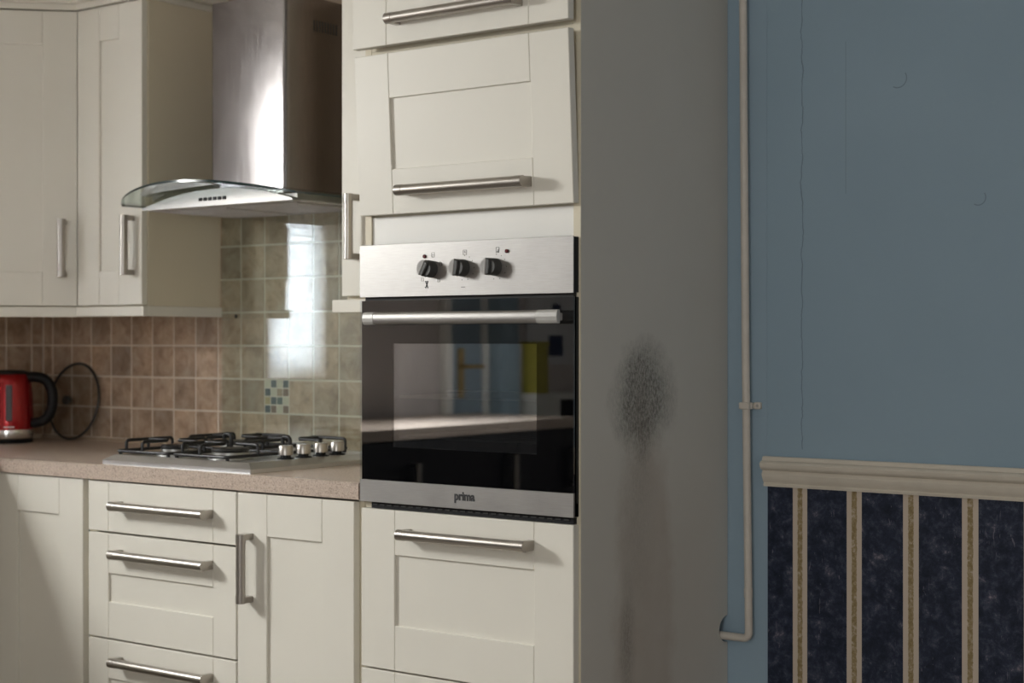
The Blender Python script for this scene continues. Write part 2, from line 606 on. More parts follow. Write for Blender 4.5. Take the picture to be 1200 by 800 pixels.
def lathe(profile, c, n=32, axis='z', bm=None, mi=0):
    """profile: list of (radius, height) revolved about an axis through c"""
    b = bmesh.new()
    rings = []
    for r, h in profile:
        ring = []
        for k in range(n):
            a = 2 * PI * k / n
            u, w = r * math.cos(a), r * math.sin(a)
            q = {'z': (u, w, h), 'y': (u, h, w), 'x': (h, u, w)}[axis]
            ring.append(b.verts.new((c[0] + q[0], c[1] + q[1], c[2] + q[2])))
        rings.append(ring)
    for A, B in zip(rings[:-1], rings[1:]):
        for k in range(n):
            b.faces.new((A[k], A[(k + 1) % n], B[(k + 1) % n], B[k]))
    b.faces.new(rings[0])
    b.faces.new(rings[-1])
    bmesh.ops.remove_doubles(b, verts=b.verts[:], dist=1e-6)
    return merge(bm, b, mi)


def text_mesh(s, size, depth=0.0006, weight=0.0):
    cu = bpy.data.curves.new('t', 'FONT')
    cu.body = s
    cu.size = size
    cu.extrude = depth
    cu.offset = weight
    cu.align_x = 'CENTER'
    cu.align_y = 'CENTER'
    o = bpy.data.objects.new('t', cu)
    COL.objects.link(o)
    bpy.context.view_layer.update()
    me = bpy.data.meshes.new_from_object(o.evaluated_get(bpy.context.evaluated_depsgraph_get()))
    b = bmesh.new()
    b.from_mesh(me)
    bpy.data.objects.remove(o)
    bpy.data.curves.remove(cu)
    bpy.data.meshes.remove(me)
    return b


# ------------------------------------------------------------------ key dimensions
WB = 0.634          # back wall face
WL = -2.575         # left wall face
WR = 3.10
WF = -3.90
CEIL = 2.46
WT = 0.913          # worktop height
SPX = -0.012        # outer face of the tall unit's end panel
CF = 0.021          # carcass fronts (door faces lie at y = 0)

# ------------------------------------------------------------------ room shell
struct('floor', box(WL - 0.15, WR + 0.15, WF - 0.15, WB + 0.15, -0.1, 0), 'floor')
struct('ceiling', box(WL - 0.15, WR + 0.15, WF - 0.15, WB + 0.15, CEIL, CEIL + 0.1), 'ceiling')
wall_back = struct('wall_back', box(WL - 0.15, WR + 0.15, WB, WB + 0.15, 0, CEIL), 'blue',
                   'blue painted back wall behind the kitchen units and pipe')
struct('wall_right', box(WR, WR + 0.15, WF, WB, 0, CEIL), 'grey_plaster')


def wall_x(x0, x1, y0, y1, holes):
    bm = bmesh.new()
    y = y0
    for a, c, z0, z1 in sorted(holes):
        box(x0, x1, y, a, 0, CEIL, bm=bm)
        box(x0, x1, a, c, 0, z0, bm=bm)
        box(x0, x1, a, c, z1, CEIL, bm=bm)
        y = c
    box(x0, x1, y, y1, 0, CEIL, bm=bm)
    return bm


W1 = (-0.75, -0.43, 1.09, 1.74)
W2 = (-2.14, -1.26, 1.40, 2.18)
wall_left = struct('wall_left', wall_x(WL - 0.15, WL, WF, WB, [W1, W2]), 'grey_plaster',
                   'mauve grey plaster wall at the end of the kitchen')
bm = bmesh.new()
W3 = (1.05, 2.05, 0.80, 2.15)
box(WL - 0.15, W3[0], WF - 0.15, WF, 0, CEIL, bm=bm)
box(W3[1], WR + 0.15, WF - 0.15, WF, 0, CEIL, bm=bm)
box(W3[0], W3[1], WF - 0.15, WF, 0, W3[2], bm=bm)
box(W3[0], W3[1], WF - 0.15, WF, W3[3], CEIL, bm=bm)
struct('wall_front', bm, 'grey_plaster')


def window(name, loc, half, z0, z1, along, bars):
    """frame and panes in an opening; along = 'x' or 'y'"""
    def bx(a0, a1, d0, d1, zz0, zz1, bm=None, bev=0.0):
        if along == 'y':
            return box(loc[0] + d0, loc[0] + d1, loc[1] + a0, loc[1] + a1, zz0, zz1, bev, bm=bm)
        return box(loc[0] + a0, loc[0] + a1, loc[1] + d0, loc[1] + d1, zz0, zz1, bev, bm=bm)
    f = bmesh.new()
    bx(-half, half, -0.03, 0.03, z0, z0 + 0.05, f)
    bx(-half, half, -0.03, 0.03, z1 - 0.05, z1, f)
    bx(-half, -half + 0.05, -0.03, 0.03, z0 + 0.05, z1 - 0.05, f)
    bx(half - 0.05, half, -0.03, 0.03, z0 + 0.05, z1 - 0.05, f)
    for a in bars:
        bx(a - 0.025, a + 0.025, -0.03, 0.03, z0 + 0.05, z1 - 0.05, f)
    w = struct(name, f, 'white_frame')
    edges = [-half + 0.05] + [q for a in bars for q in (a - 0.025, a + 0.025)] + [half - 0.05]
    for i in range(0, len(edges), 2):
        obj('pane', bx(edges[i], edges[i + 1], -0.003, 0.003, z0 + 0.05, z1 - 0.05), 'glass_window', w)
    return w


w1 = window('window_1', (WL - 0.10, (W1[0] + W1[1]) / 2), (W1[1] - W1[0]) / 2, W1[2], W1[3], 'y', [])
window('window_2', (WL - 0.10, (W2[0] + W2[1]) / 2), (W2[1] - W2[0]) / 2, W2[2], W2[3], 'y', [0.0])
window('fill_window', ((W3[0] + W3[1]) / 2, WF - 0.10), (W3[1] - W3[0]) / 2, W3[2], W3[3], 'x', [])  # unseen window added to let the fill light in

blind = thing('window_blind', 'white slatted blind in the narrow left window, seen mirrored in the splashback', 'blind',
              (WL - 0.02, -0.59, 1.15))
obj('head_rail', box(WL - 0.04, WL - 0.002, -0.745, -0.435, 1.708, 1.738, 0.003), 'white_frame', blind)
slat_me = None
for i in range(19):
    z = 1.125 + i * 0.0315
    if slat_me is None:
        b = box(-0.0180, 0.0180, -0.152, 0.152, -0.0008, 0.0008)
        bmesh.ops.rotate(b, cent=(0, 0, 0), matrix=Matrix.Rotation(math.radians(74), 3, 'Y'), verts=b.verts[:])
        o = obj('slat', b, 'blind', blind, local=True)
        slat_me = o.data
    else:
        o = bpy.data.objects.new('slat', slat_me)
        COL.objects.link(o)
        o.parent = blind
    o.location = (0, 0, z - 1.15)

# ---- right-hand wall finishes: lining paper, striped paper, dado rail
obj('lining_paper', box(0.091, WR, WB - 0.0022, WB, 0.93, CEIL, 0.0008), 'lining', wall_back,
    label='blue painted lining paper with a long vertical hairline crack')
obj('striped_wallpaper', box(0.0925, WR, WB - 0.0015, WB, 0.0, 0.93), 'wallpaper', wall_back,
    label='dark navy wallpaper with beige and gold vertical stripes')
prof = [(0.0, 0.897), (0.010, 0.897), (0.012, 0.902), (0.009, 0.905), (0.013, 0.910), (0.018, 0.918), (0.020, 0.926),
        (0.017, 0.931), (0.015, 0.934), (0.024, 0.937), (0.029, 0.943), (0.030, 0.950), (0.026, 0.955), (0.018, 0.957),
        (0.018, 0.960), (0.014, 0.966), (0.0, 0.966)]
struct('trim_1', prism([(WB - 0.001 - d, z) for d, z in prof], 'x', 0.087, WR), 'rail_white',
       'moulded off-white dado rail above the striped wallpaper', smooth=35)

# ---- wall tiles
TP = 0.0980
TZ = [0.9235 + TP * i for i in range(8)]
TX0 = -1.928          # a vertical grout line
obj('tile_bed', box(WL, -0.62, WB - 0.0085, WB, WT, 1.63), 'grout', wall_back)
obj('tile_bed', box(WL, WL + 0.0085, -0.40, WB - 0.0085, WT, 1.32), 'grout', wall_left)
M['upper_wall'] = paint('beige_wall_paint', srgb(168, 150, 130), 0.7, 0.04, 3.0, 0.2)
obj('painted_plaster', box(WL, -0.62, WB - 0.002, WB, 1.63, CEIL), 'upper_wall', wall_back)
tile_cache = {}


def tile(parent, axis, a, w, z, h):
    key = (axis, round(w, 4), round(h, 4))
    if key not in tile_cache:
        g = 0.0027
        if axis == 'y':
            b = box(g, w - g, -0.0082, 0, g, h - g, 0.0012)
        else:
            b = box(0, 0.0082, g, w - g, g, h - g, 0.0012)
        me = bpy.data.meshes.new('tile')
        bmesh.ops.recalc_face_normals(b, faces=b.faces[:])
        b.to_mesh(me)
        b.free()
        me.materials.append(M['tile'])
        tile_cache[key] = me
    o = bpy.data.objects.new('tile', tile_cache[key])
    COL.objects.link(o)
    o.parent = parent
    o.location = (a, WB - 0.002, z) if axis == 'y' else (WL + 0.002, a, z)
    return o


cols = []
x = TX0 - 6 * TP
while x < -0.63:
    cols.append(x)
    x += TP
cuts = [WL + 0.010] + cols
for i, xa in enumerate(cuts):
    xb = cuts[i + 1] if i + 1 < len(cuts) else xa + TP
    w = min(xb, -0.625) - xa
    if w < 0.01:
        continue
    for j, z in enumerate(TZ):
        if j >= 4 and not (-1.75 < xa < -0.98):
            continue
        if z > 1.60:
            continue
        mosaic = abs(xa - (TX0 + 4 * TP)) < 0.01 and j == 1
        if mosaic:
            cols16 = ['c', 't', 'c', 't', 't', 'c', 'n', 'b', 'y', 't', 'k', 'c', 't', 'b', 'c', 'b']
            pal = {'c': srgb(205, 200, 180), 't': srgb(72, 92, 98), 'k': srgb(92, 112, 110), 'n': srgb(168, 146, 122),
                   'b': srgb(132, 108, 94), 'y': srgb(186, 168, 124)}
            for kk in pal:
                if 'mosaic_' + kk not in M:
                    M['mosaic_' + kk] = plain('mosaic_' + kk, pal[kk], 0.35)
            for r in range(4):
                for c in range(4):
                    q = w / 4
                    obj('mosaic_tile', box(xa + c * q + 0.0018, xa + (c + 1) * q - 0.0018, WB - 0.010, WB - 0.002,
                                           z + (3 - r) * q + 0.0018, z + (4 - r) * q - 0.0018, 0.001),
                        'mosaic_' + cols16[r * 4 + c], wall_back)
        else:
            tile(wall_back, 'y', xa, w, z, TP)
y = WB - 0.010 - 0.046
first = True
while y > -0.40:
    for z in TZ[:4]:
        if first:
            tile(wall_left, 'x', y, 0.046, z, TP)
        else:
            tile(wall_left, 'x', y, TP, z, TP)
    first = False
    y -= TP
obj('sealant_bead', prism([(WB - 0.020, WT), (WB - 0.006, WT), (WB - 0.006, WT + 0.012), (WB - 0.012, WT + 0.010)], 'x', WL, -0.625),
    'silicone', wall_back)

# ------------------------------------------------------------------ kitchen fronts
def handle_bm(length, vertical=False, y_bar=-0.032, r=0.0115):
    """bar handle centred at the origin of the door face (y=0), bar along x"""
    b = bmesh.new()
    h = length / 2
    lathe([(r, -h + 0.019), (r, h - 0.019)], (0, y_bar, 0), 20, 'x', b)
    for s in (-1, 1):
        lathe([(r + 0.0002, s * (h - 0.0205)), (r + 0.0007, s * (h - 0.0200)), (r + 0.0007, s * (h - 0.0006)), (r, s * h)], (0, y_bar, 0), 20, 'x', b)
        xa, xb = sorted((s * (h - 0.0005), s * (h - 0.0150)))
        box(xa, xb, y_bar, 0.0, -r * 0.92, r * 0.92, 0.0012, bm=b)
    if vertical:
        bmesh.ops.rotate(b, cent=(0, 0, 0), matrix=Matrix.Rotation(PI / 2, 3, 'Y'), verts=b.verts[:])
    return b


def shaker(parent, name, x0, z0, w, h, yf=0.0, stile=0.099, rail_t=0.099, rail_b=0.099, handle=None, rot=(0, 0, 0),
           panel=True, label=None, thick=0.0205, mat='cream'):
    """five-piece door or drawer front. Local frame: x across, z up, face at y=0; placed at (x0, yf, z0)"""
    e = 0.0002
    bv = 0.0014
    back = box(0.002, w - 0.002, 0.0065, thick - 0.001, 0.002, h - 0.002)
    d = obj(name, back, mat, parent, local=True, label=label)
    d.location = Vector((x0, yf, z0)) - org(parent)
    d.rotation_euler = rot
    for a in (0, w - stile):
        obj('stile', box(a, a + stile, 0, thick, 0, h, bv), mat, d, local=True)
    if panel:
        obj('rail', box(stile + e, w - stile - e, 0, thick, 0, rail_b, bv), mat, d, local=True)
        obj('rail', box(stile + e, w - stile - e, 0, thick, h - rail_t, h, bv), mat, d, local=True)
    else:
        obj('rail', box(stile + e, w - stile - e, 0, thick, 0, h, bv), mat, d, local=True)
    if handle:
        hx, hz, ln, vert = handle
        o = obj('handle', handle_bm(ln, vert), 'steel_bar', d, smooth=40, local=True, label='satin steel bar handle')
        o.location = (hx, 0, hz)
    return d


# ---- tall oven housing
T = thing('tall_oven_cabinet', 'tall cream cabinet housing the built-in oven, stained grey end panel', 'cabinet', (-0.3, 0, 0))
TL = -0.600
notch = [(WB - 0.002, 0.0), (WB - 0.002, 0.526)]
for k in range(11):
    a = -PI / 2 + PI * k / 10
    notch.append((WB - 0.002 - 0.040 * math.cos(a), 0.5575 + 0.0315 * math.sin(a)))
notch += [(WB - 0.002, 2.20), (CF, 2.20), (CF, 0.0)]
obj('end_panel', prism(notch, 'x', SPX - 0.018, SPX), 'stained', T, label='grey end panel with dark mould patch and brown run marks')
obj('edge_strip', box(SPX - 0.018, SPX - 0.0005, CF - 0.0012, CF, 0.0, 2.20), 'carcass', T)
obj('side_panel', box(TL, TL + 0.018, CF, WB - 0.002, 0.0, 2.20), 'carcass', T)
obj('top_panel', box(TL + 0.018, SPX - 0.018, CF, WB - 0.002, 2.18, 2.20), 'carcass', T)
for z in (0.10, 0.478, 0.838, 1.500, 1.862):
    obj('shelf', box(TL + 0.018, SPX - 0.018, CF + (0.001 if z > 1.8 else 0.012), WB - 0.03, z, z + 0.018), 'carcass', T)
obj('top_rail', box(TL + 0.018, SPX - 0.018, CF + 0.0005, CF + 0.018, 1.8805, 1.915), 'carcass', T)
obj('back_panel', box(TL + 0.018, SPX - 0.018, WB - 0.022, WB - 0.016, 0.60, 2.18), 'carcass', T)
obj('filler_strip', box(TL + 0.0185, SPX - 0.0185, CF + 0.004, CF + 0.018, 1.440, 1.508), 'filler', T)
obj('plinth', box(TL, SPX, 0.06, 0.075, 0.0, 0.14), 'carcass', T)
DW = 0.582
shaker(T, 'door', -0.5945, 0.503, DW - 0.004, 0.354, handle=(0.3075, 0.306, 0.345, False))
shaker(T, 'drawer_front', -0.5945, 0.152, DW - 0.004, 0.347, handle=(0.3075, 0.300, 0.345, False))
shaker(T, 'door', -0.5980, 1.511, DW, 0.354, yf=-0.0005, handle=(0.3085, 0.050, 0.343, False),
       rot=(math.radians(3.1), 0, 0), label='cream flap door leaning out at its top edge')
shaker(T, 'door', -0.6000, 1.8815, DW + 0.004, 0.305, yf=-0.0225, handle=(0.300, 0.050, 0.346, False),
       label='cream top door standing proud of the cabinet')

# ---- base drawer unit and base cabinets
B1 = thing('drawer_unit', 'cream base unit with three drawers under the gas hob', 'drawers', (-1.27, 0.3, 0))
bm = bmesh.new()
box(-1.549, -1.531, CF, 0.58, 0.14, 0.872, bm=bm)
box(-1.012, -0.994, CF, 0.58, 0.14, 0.872, bm=bm)
box(-1.531, -1.012, 0.565, 0.58, 0.14, 0.872, bm=bm)
box(-1.531, -1.012, CF, 0.565, 0.14, 0.158, bm=bm)
obj('carcass', bm, 'carcass', B1)
obj('plinth', box(-1.549, -0.994, 0.06, 0.075, 0, 0.14), 'carcass', B1)
shaker(B1, 'drawer_front', -1.547, 0.7410, 0.5505, 0.1280, stile=0.080, panel=False, handle=(0.298, 0.0705, 0.348, False))
shaker(B1, 'drawer_front', -1.547, 0.4670, 0.5505, 0.2690, stile=0.080, rail_t=0.102, rail_b=0.094, handle=(0.298, 0.221, 0.348, False))
shaker(B1, 'drawer_front', -1.547, 0.1520, 0.5505, 0.3105, stile=0.080, handle=(0.298, 0.262, 0.348, False))

B2 = thing('base_cabinet', 'cream single door base cabinet between drawers and oven cabinet', 'cabinet', (-0.80, 0.3, 0))
bm = bmesh.new()
box(-0.993, -0.975, CF, 0.58, 0.14, 0.872, bm=bm)
box(-0.620, -0.602, CF, 0.58, 0.14, 0.872, bm=bm)
box(-0.975, -0.620, 0.565, 0.58, 0.14, 0.872, bm=bm)
box(-0.975, -0.620, CF, 0.565, 0.14, 0.158, bm=bm)
obj('carcass', bm, 'carcass', B2)
obj('plinth', box(-0.993, -0.602, 0.06, 0.075, 0, 0.14), 'carcass', B2)
shaker(B2, 'door', -0.9915, 0.152, 0.3755, 0.7165, handle=(0.044, 0.541, 0.164, True))

B3 = thing('corner_base_cabinet', 'cream corner base cabinet at far left, half in shadow', 'cabinet', (-1.76, 0.3, 0))
bm = bmesh.new()
box(-1.568, -1.550, CF, 0.58, 0.14, 0.872, bm=bm)
box(-1.950, -1.568, 0.565, 0.58, 0.14, 0.872, bm=bm)
box(-1.950, -1.568, CF, 0.565, 0.14, 0.158, bm=bm)
obj('carcass', bm, 'carcass', B3)
obj('plinth', box(-1.950, -1.550, 0.06, 0.075, 0, 0.14), 'carcass', B3)
shaker(B3, 'door', -1.944, 0.152, 0.3745, 0.7190)

# ---- the run along the left wall (seen in the reflections, shades the corner door)
for i, (ya, yb) in enumerate(((-0.64, -0.02), (-1.24, -0.64), (-1.84, -1.24), (-2.44, -1.84), (-2.88, -2.44))):
    lab = ['cream base cabinet of the left run, first from the corner', 'cream base cabinet of the left run, second from the corner',
           'base unit of the left run, front darkened for the reflection, third from the corner', 'base unit of the left run, front darkened for the reflection, fourth from the corner',
           'narrow base unit at the end of the left run, front darkened for the reflection'][i]
    c = thing('base_cabinet', lab, 'cabinet', (-2.25, (ya + yb) / 2, 0), 'cabinets under the left worktop')
    obj('carcass', box(-2.55, -1.985, ya + 0.001, yb - 0.001, 0.14, 0.872), 'carcass', c)
    obj('plinth', box(-2.05, -2.03, ya + 0.001, yb - 0.001, 0, 0.14), 'carcass', c)
    d = shaker(c, 'door', -1.9635, 0.152, yb - ya - 0.004, 0.716, yf=ya + 0.002, rot=(0, 0, PI / 2),
               handle=(0.05, 0.55, 0.164, True), mat='cream' if i < 2 else 'black_front')  # far units coloured black to darken their reflection in the oven glass

# ---- worktop (one L-shaped slab)
outline = [(WL + 0.0100, WB - 0.008), (-0.6004, WB - 0.008), (-0.6004, -0.003), (-1.938, -0.003), (-1.938, -2.88), (WL + 0.0100, -2.88)]
wb = prism(outline, 'z', 0.8735, WT)
front = [e for e in wb.edges if abs(e.verts[0].co.z - e.verts[1].co.z) < 1e-4 and
         (all(abs(v.co.y + 0.003) < 1e-4 for v in e.verts) or all(abs(v.co.x + 1.938) < 1e-4 for v in e.verts))]
bmesh.ops.bevel(wb, geom=front, offset=0.006, segments=3, profile=0.5, affect='EDGES')
wt = obj('worktop', wb, 'worktop', smooth=50)
tag(wt, 'speckled beige laminate worktop turning the corner of the kitchen', 'worktop')

# ---- wall cabinets
YF = 0.328


def cornice(parent, poly_in, poly_out, z):
    b = bmesh.new()
    prism(poly_in, 'z', z, z + 0.018, 0.001, b)
    prism(poly_out, 'z', z + 0.018, z + 0.062, 0.002, b)
    obj('cornice', b, 'cream', parent)


WC = thing('wall_cabinet', 'cream wall cabinet with upright bar handle left of the cooker hood', 'cabinet', (-1.865, 0.48, 1.33))
CFW = YF + 0.021
obj('side_panel', box(-1.738, -1.720, CFW, WB - 0.002, 1.331, 2.205), 'carcass', WC)
bm = bmesh.new()
box(-2.012, -1.994, CFW, WB - 0.002, 1.331, 2.205, bm=bm)
box(-1.994, -1.738, CFW, WB - 0.002, 1.331, 1.349, bm=bm)
box(-1.994, -1.738, CFW, WB - 0.002, 2.187, 2.205, bm=bm)
box(-1.994, -1.738, WB - 0.020, WB - 0.012, 1.349, 2.187, bm=bm)
obj('carcass', bm, 'carcass', WC)
shaker(WC, 'door', -2.0105, 1.335, 0.2850, 0.866, yf=YF, handle=(0.245, 0.169, 0.170, True))
bm = bmesh.new()
box(-2.012, -1.712, YF - 0.006, YF + 0.014, 1.302, 1.331, 0.002, bm=bm)
box(-1.732, -1.712, YF + 0.014, WB - 0.010, 1.302, 1.331, 0.002, bm=bm)
obj('pelmet', bm, 'cream', WC)
cornice(WC, [(-2.012, YF - 0.004), (-1.716, YF - 0.004), (-1.716, WB - 0.002), (-2.012, WB - 0.002)],
        [(-2.012, YF - 0.026), (-1.694, YF - 0.026), (-1.694, WB - 0.002), (-2.012, WB - 0.002)], 2.205)

DC = thing('corner_wall_cabinet', 'cream diagonal corner wall cabinet above the kettle', 'cabinet', (-2.35, 0.40, 1.33))
S = 0.420
dx0, dy0 = -2.014, YF + 0.003
ex, ey = dx0 - S * math.sqrt(0.5), dy0 - S * math.sqrt(0.5)
poly = [(dx0, dy0 + 0.03), (dx0, WB - 0.010), (WL + 0.009, WB - 0.010), (WL + 0.009, ey + 0.002), (ex - 0.03, ey + 0.002)]
obj('carcass', prism(poly, 'z', 1.331, 2.205), 'carcass', DC)
shaker(DC, 'door', ex, 1.335, S - 0.001, 0.866, yf=ey, rot=(0, 0, PI / 4), handle=(S - 0.043, 0.169, 0.170, True))
q = math.sqrt(0.5)


def dpoly(off, near=0.0):
    return [(dx0 + 0.001, dy0 - off * 0.4), (ex + off * q, ey - off * q), (WL + 0.009, ey - off * q),
            (WL + 0.009, WB - 0.010), (dx0 + 0.001, WB - 0.010)]


bm = prism([(dx0 + 0.001, dy0 - 0.008), (ex + 0.006, ey - 0.006), (ex - 0.01, ey + 0.01), (dx0 + 0.001, dy0 + 0.018)], 'z', 1.302, 1.331)
obj('pelmet', bm, 'cream', DC)
cornice(DC, dpoly(0.006), dpoly(0.032), 2.205)

RC = thing('wall_cabinet', 'cream wall cabinet squeezed between cooker hood and oven cabinet', 'cabinet', (-0.78, 0.48, 1.34))
bm = bmesh.new()
box(-0.957, -0.939, CFW, WB - 0.002, 1.336, 2.205, bm=bm)
box(-0.620, -0.602, CFW, WB - 0.002, 1.336, 2.205, bm=bm)
box(-0.939, -0.620, CFW, WB - 0.002, 1.336, 1.354, bm=bm)
box(-0.939, -0.620, CFW, WB - 0.002, 2.187, 2.205, bm=bm)
box(-0.939, -0.620, WB - 0.020, WB - 0.012, 1.354, 2.187, bm=bm)
obj('carcass', bm, 'carcass', RC)
shaker(RC, 'door', -0.9570, 1.345, 0.352, 0.858, yf=YF, handle=(0.052, 0.174, 0.165, True))
bm = bmesh.new()
box(-0.984, -0.602, YF - 0.008, YF + 0.012, 1.303, 1.336, 0.002, bm=bm)
box(-0.984, -0.964, YF + 0.012, WB - 0.024, 1.303, 1.336, 0.002, bm=bm)
obj('pelmet', bm, 'cream', RC)
cornice(RC, [(-0.961, YF - 0.004), (-0.602, YF - 0.004), (-0.602, WB - 0.002), (-0.961, WB - 0.002)],
        [(-0.983, YF - 0.026), (-0.602, YF - 0.026), (-0.602, WB - 0.002), (-0.983, WB - 0.002)], 2.205)

# ------------------------------------------------------------------ built-in oven
O = thing('built_in_oven', 'built-in single oven with steel control panel and dark glass door', 'oven', (-0.31, 0.25, 0.858))
OX0, OX1 = -0.5985, -0.0165
body = bmesh.new()
cx0, cx1, cz0, cz1, cy0, cy1 = -0.555, -0.065, 0.935, 1.285, 0.045, 0.50
box(cx0 - 0.008, cx0, cy0, cy1, cz0, cz1, bm=body)
box(cx1, cx1 + 0.008, cy0, cy1, cz0, cz1, bm=body)
box(cx0 - 0.008, cx1 + 0.008, cy0, cy1, cz0 - 0.008, cz0, bm=body)
box(cx0 - 0.008, cx1 + 0.008, cy0, cy1, cz1, cz1 + 0.008, bm=body)
box(cx0 - 0.008, cx1 + 0.008, cy1, cy1 + 0.008, cz0 - 0.008, cz1 + 0.008, bm=body)
obj('cavity', body, 'enamel', O)
obj('body', box(OX0 + 0.001, OX1 - 0.001, 0.0025, CF + 0.0005, 1.330, 1.4435), 'black', O)
cp = obj('control_panel', box(OX0, OX1, -0.0005, 0.0022, 1.3285, 1.4450, 0.0006), 'steel', O, label='brushed steel control panel')
obj('vent_slot', box(OX0 + 0.008, OX1 - 0.006, 0.010, CF, 1.316, 1.330), 'dark_void', O)
vb = box(-0.570, -0.022, 0.008, CF + 0.02, 0.858, 0.871)
obj('vent_trim', vb, 'black', O)
vt = bmesh.new()
for k in range(26):
    xx = -0.565 + k * 0.0208
    box(xx, xx + 0.013, 0.0065, 0.0085, 0.8645, 0.8675, bm=vt)
obj('vent_louvre', vt, 'dark_grey', O)
# knobs
for i, (kx, ang) in enumerate(((-0.3905, -28), (-0.3020, -8), (-0.2165, -4))):
    kz = 1.387
    k = obj('knob', lathe([(0.0185, 0.0), (0.0185, -0.006), (0.0172, -0.020), (0.0160, -0.0225), (0.0, -0.0225)], (0, 0, 0), 32, 'y'),
            'dark_grey', O, smooth=40, local=True)
    k.location = Vector((kx, -0.0005, kz)) - org(O)
    k.rotation_euler = (0, math.radians(-ang), 0)
    g = bmesh.new()
    box(-0.0050, 0.0050, -0.0275, -0.006, -0.0165, 0.0165, 0.0022, bm=g)
    obj('grip', g, 'dark_grey', k, smooth=40, local=True)
    # silver crescent cap on the left half of the face
    pts = [(0.0191 * math.cos(a), 0.0191 * math.sin(a)) for a in [math.radians(t) for t in range(104, 257, 8)]]
    obj('cap', prism(pts, 'y', -0.0262, -0.006, 0.0016), 'knob_silver', k, local=True)
for lx, lz in ((-0.4085, 1.4150), (-0.1850, 1.4190)):
    obj('indicator_light', lathe([(0.0042, 0.0), (0.0042, -0.0025), (0.003, -0.0035), (0, -0.0035)], (lx, -0.0005, lz), 16, 'y'), 'lamp_red', O, smooth=40)


def ring_icon(bm, x, z, w, h, t=0.0008):
    y0, y1 = -0.0009, -0.0004
    box(x - w, x + w, y0, y1, z + h - t, z + h, bm=bm)
    box(x - w, x + w, y0, y1, z - h, z - h + t, bm=bm)
    box(x - w, x - w + t, y0, y1, z - h, z + h, bm=bm)
    box(x + w - t, x + w, y0, y1, z - h, z + h, bm=bm)


ic = bmesh.new()
ring_icon(ic, -0.385, 1.4175, 0.0042, 0.0052)
box(-0.3885, -0.3815, -0.0009, -0.0004, 1.417, 1.418, bm=ic)
ring_icon(ic, -0.297, 1.4200, 0.0050, 0.0055)
box(-0.2975, -0.2965, -0.0009, -0.0004, 1.419, 1.4235, bm=ic)
box(-0.2975, -0.2940, -0.0009, -0.0004, 1.4185, 1.4195, bm=ic)
ring_icon(ic, -0.2095, 1.4225, 0.0042, 0.0058)
box(-0.2110, -0.2080, -0.0009, -0.0004, 1.418, 1.4195, bm=ic)
box(-0.2085, -0.2075, -0.0009, -0.0004, 1.418, 1.4235, bm=ic)
for kx in (-0.3905, -0.3020, -0.2165):
    for a in ((90, 60, 35, 0, -30, -70, -105, -140) if kx > -0.38 else (90, 35, 178, -140)):
        r = 0.0262
        px, pz = kx + 0.004 + r * math.cos(math.radians(a)), 1.387 + r * math.sin(math.radians(a))
        box(px - 0.0008, px + 0.0008, -0.0009, -0.0004, pz - 0.0010, pz + 0.0010, bm=ic)
for dx_, dz_ in ((0.0265, 0.010), (0.0215, -0.0245), (-0.024, -0.022)):
    ring_icon(ic, -0.3905 + dx_, 1.387 + dz_, 0.0032, 0.0038, 0.0006)
obj('dial_markings', ic, 'faded_ink', O)
ic = bmesh.new()
for s in (-1, 1):
    b = box(-0.0012, 0.0012, -0.0010, -0.0004, -0.0085, 0.0085)
    bmesh.ops.rotate(b, cent=(0, 0, 0), matrix=Matrix.Rotation(s * 0.42, 3, 'Y'), verts=b.verts[:])
    bmesh.ops.translate(b, verts=b.verts[:], vec=(-0.4025, 0, 1.3535))
    merge(ic, b)
box(-0.4075, -0.3985, -0.0010, -0.0004, 1.3605, 1.3615, bm=ic)
box(-0.4085, -0.4060, -0.0010, -0.0004, 1.3475, 1.3490, bm=ic)
obj('cross_mark', ic, 'ink', O)
obj('small_print', box(-0.3070, -0.2960, -0.0009, -0.0004, 1.3455, 1.3468), 'faded_ink', O)
# oven door
DZ0, DZ1 = 0.8720, 1.3215
fr = bmesh.new()
wx0, wx1, wz0, wz1 = -0.5055, -0.1130, 0.9960, 1.2255
box(OX0 + 0.001, wx0, 0.0060, CF + 0.004, DZ0 + 0.001, DZ1 - 0.001, bm=fr)
box(wx1, OX1 - 0.001, 0.0060, CF + 0.004, DZ0 + 0.001, DZ1 - 0.001, bm=fr)
box(wx0, wx1, 0.0060, CF + 0.004, DZ0 + 0.001, wz0, bm=fr)
box(wx0, wx1, 0.0060, CF + 0.004, wz1, DZ1 - 0.001, bm=fr)
door = obj('oven_door', fr, 'mask_black', O, label='dark glass oven door')
obj('outer_glass', box(OX0, OX1, 0.0, 0.0055, 0.9215, DZ1, 0.0004), 'glass_oven', door)
obj('inner_glass', box(wx0 + 0.0005, wx1 - 0.0005, 0.0080, 0.0120, wz0 + 0.0005, wz1 - 0.0005), 'glass_inner', door)
obj('steel_strip', box(OX0, OX1, -0.0005, 0.0055, DZ0, 0.9213, 0.0006), 'steel', door, label='brushed steel strip along the door bottom')
obj('seal_line', box(OX1 - 0.0012, OX1 - 0.0004, 0.0125, 0.0150, 0.90, DZ1 - 0.002), 'dark_grey', door)
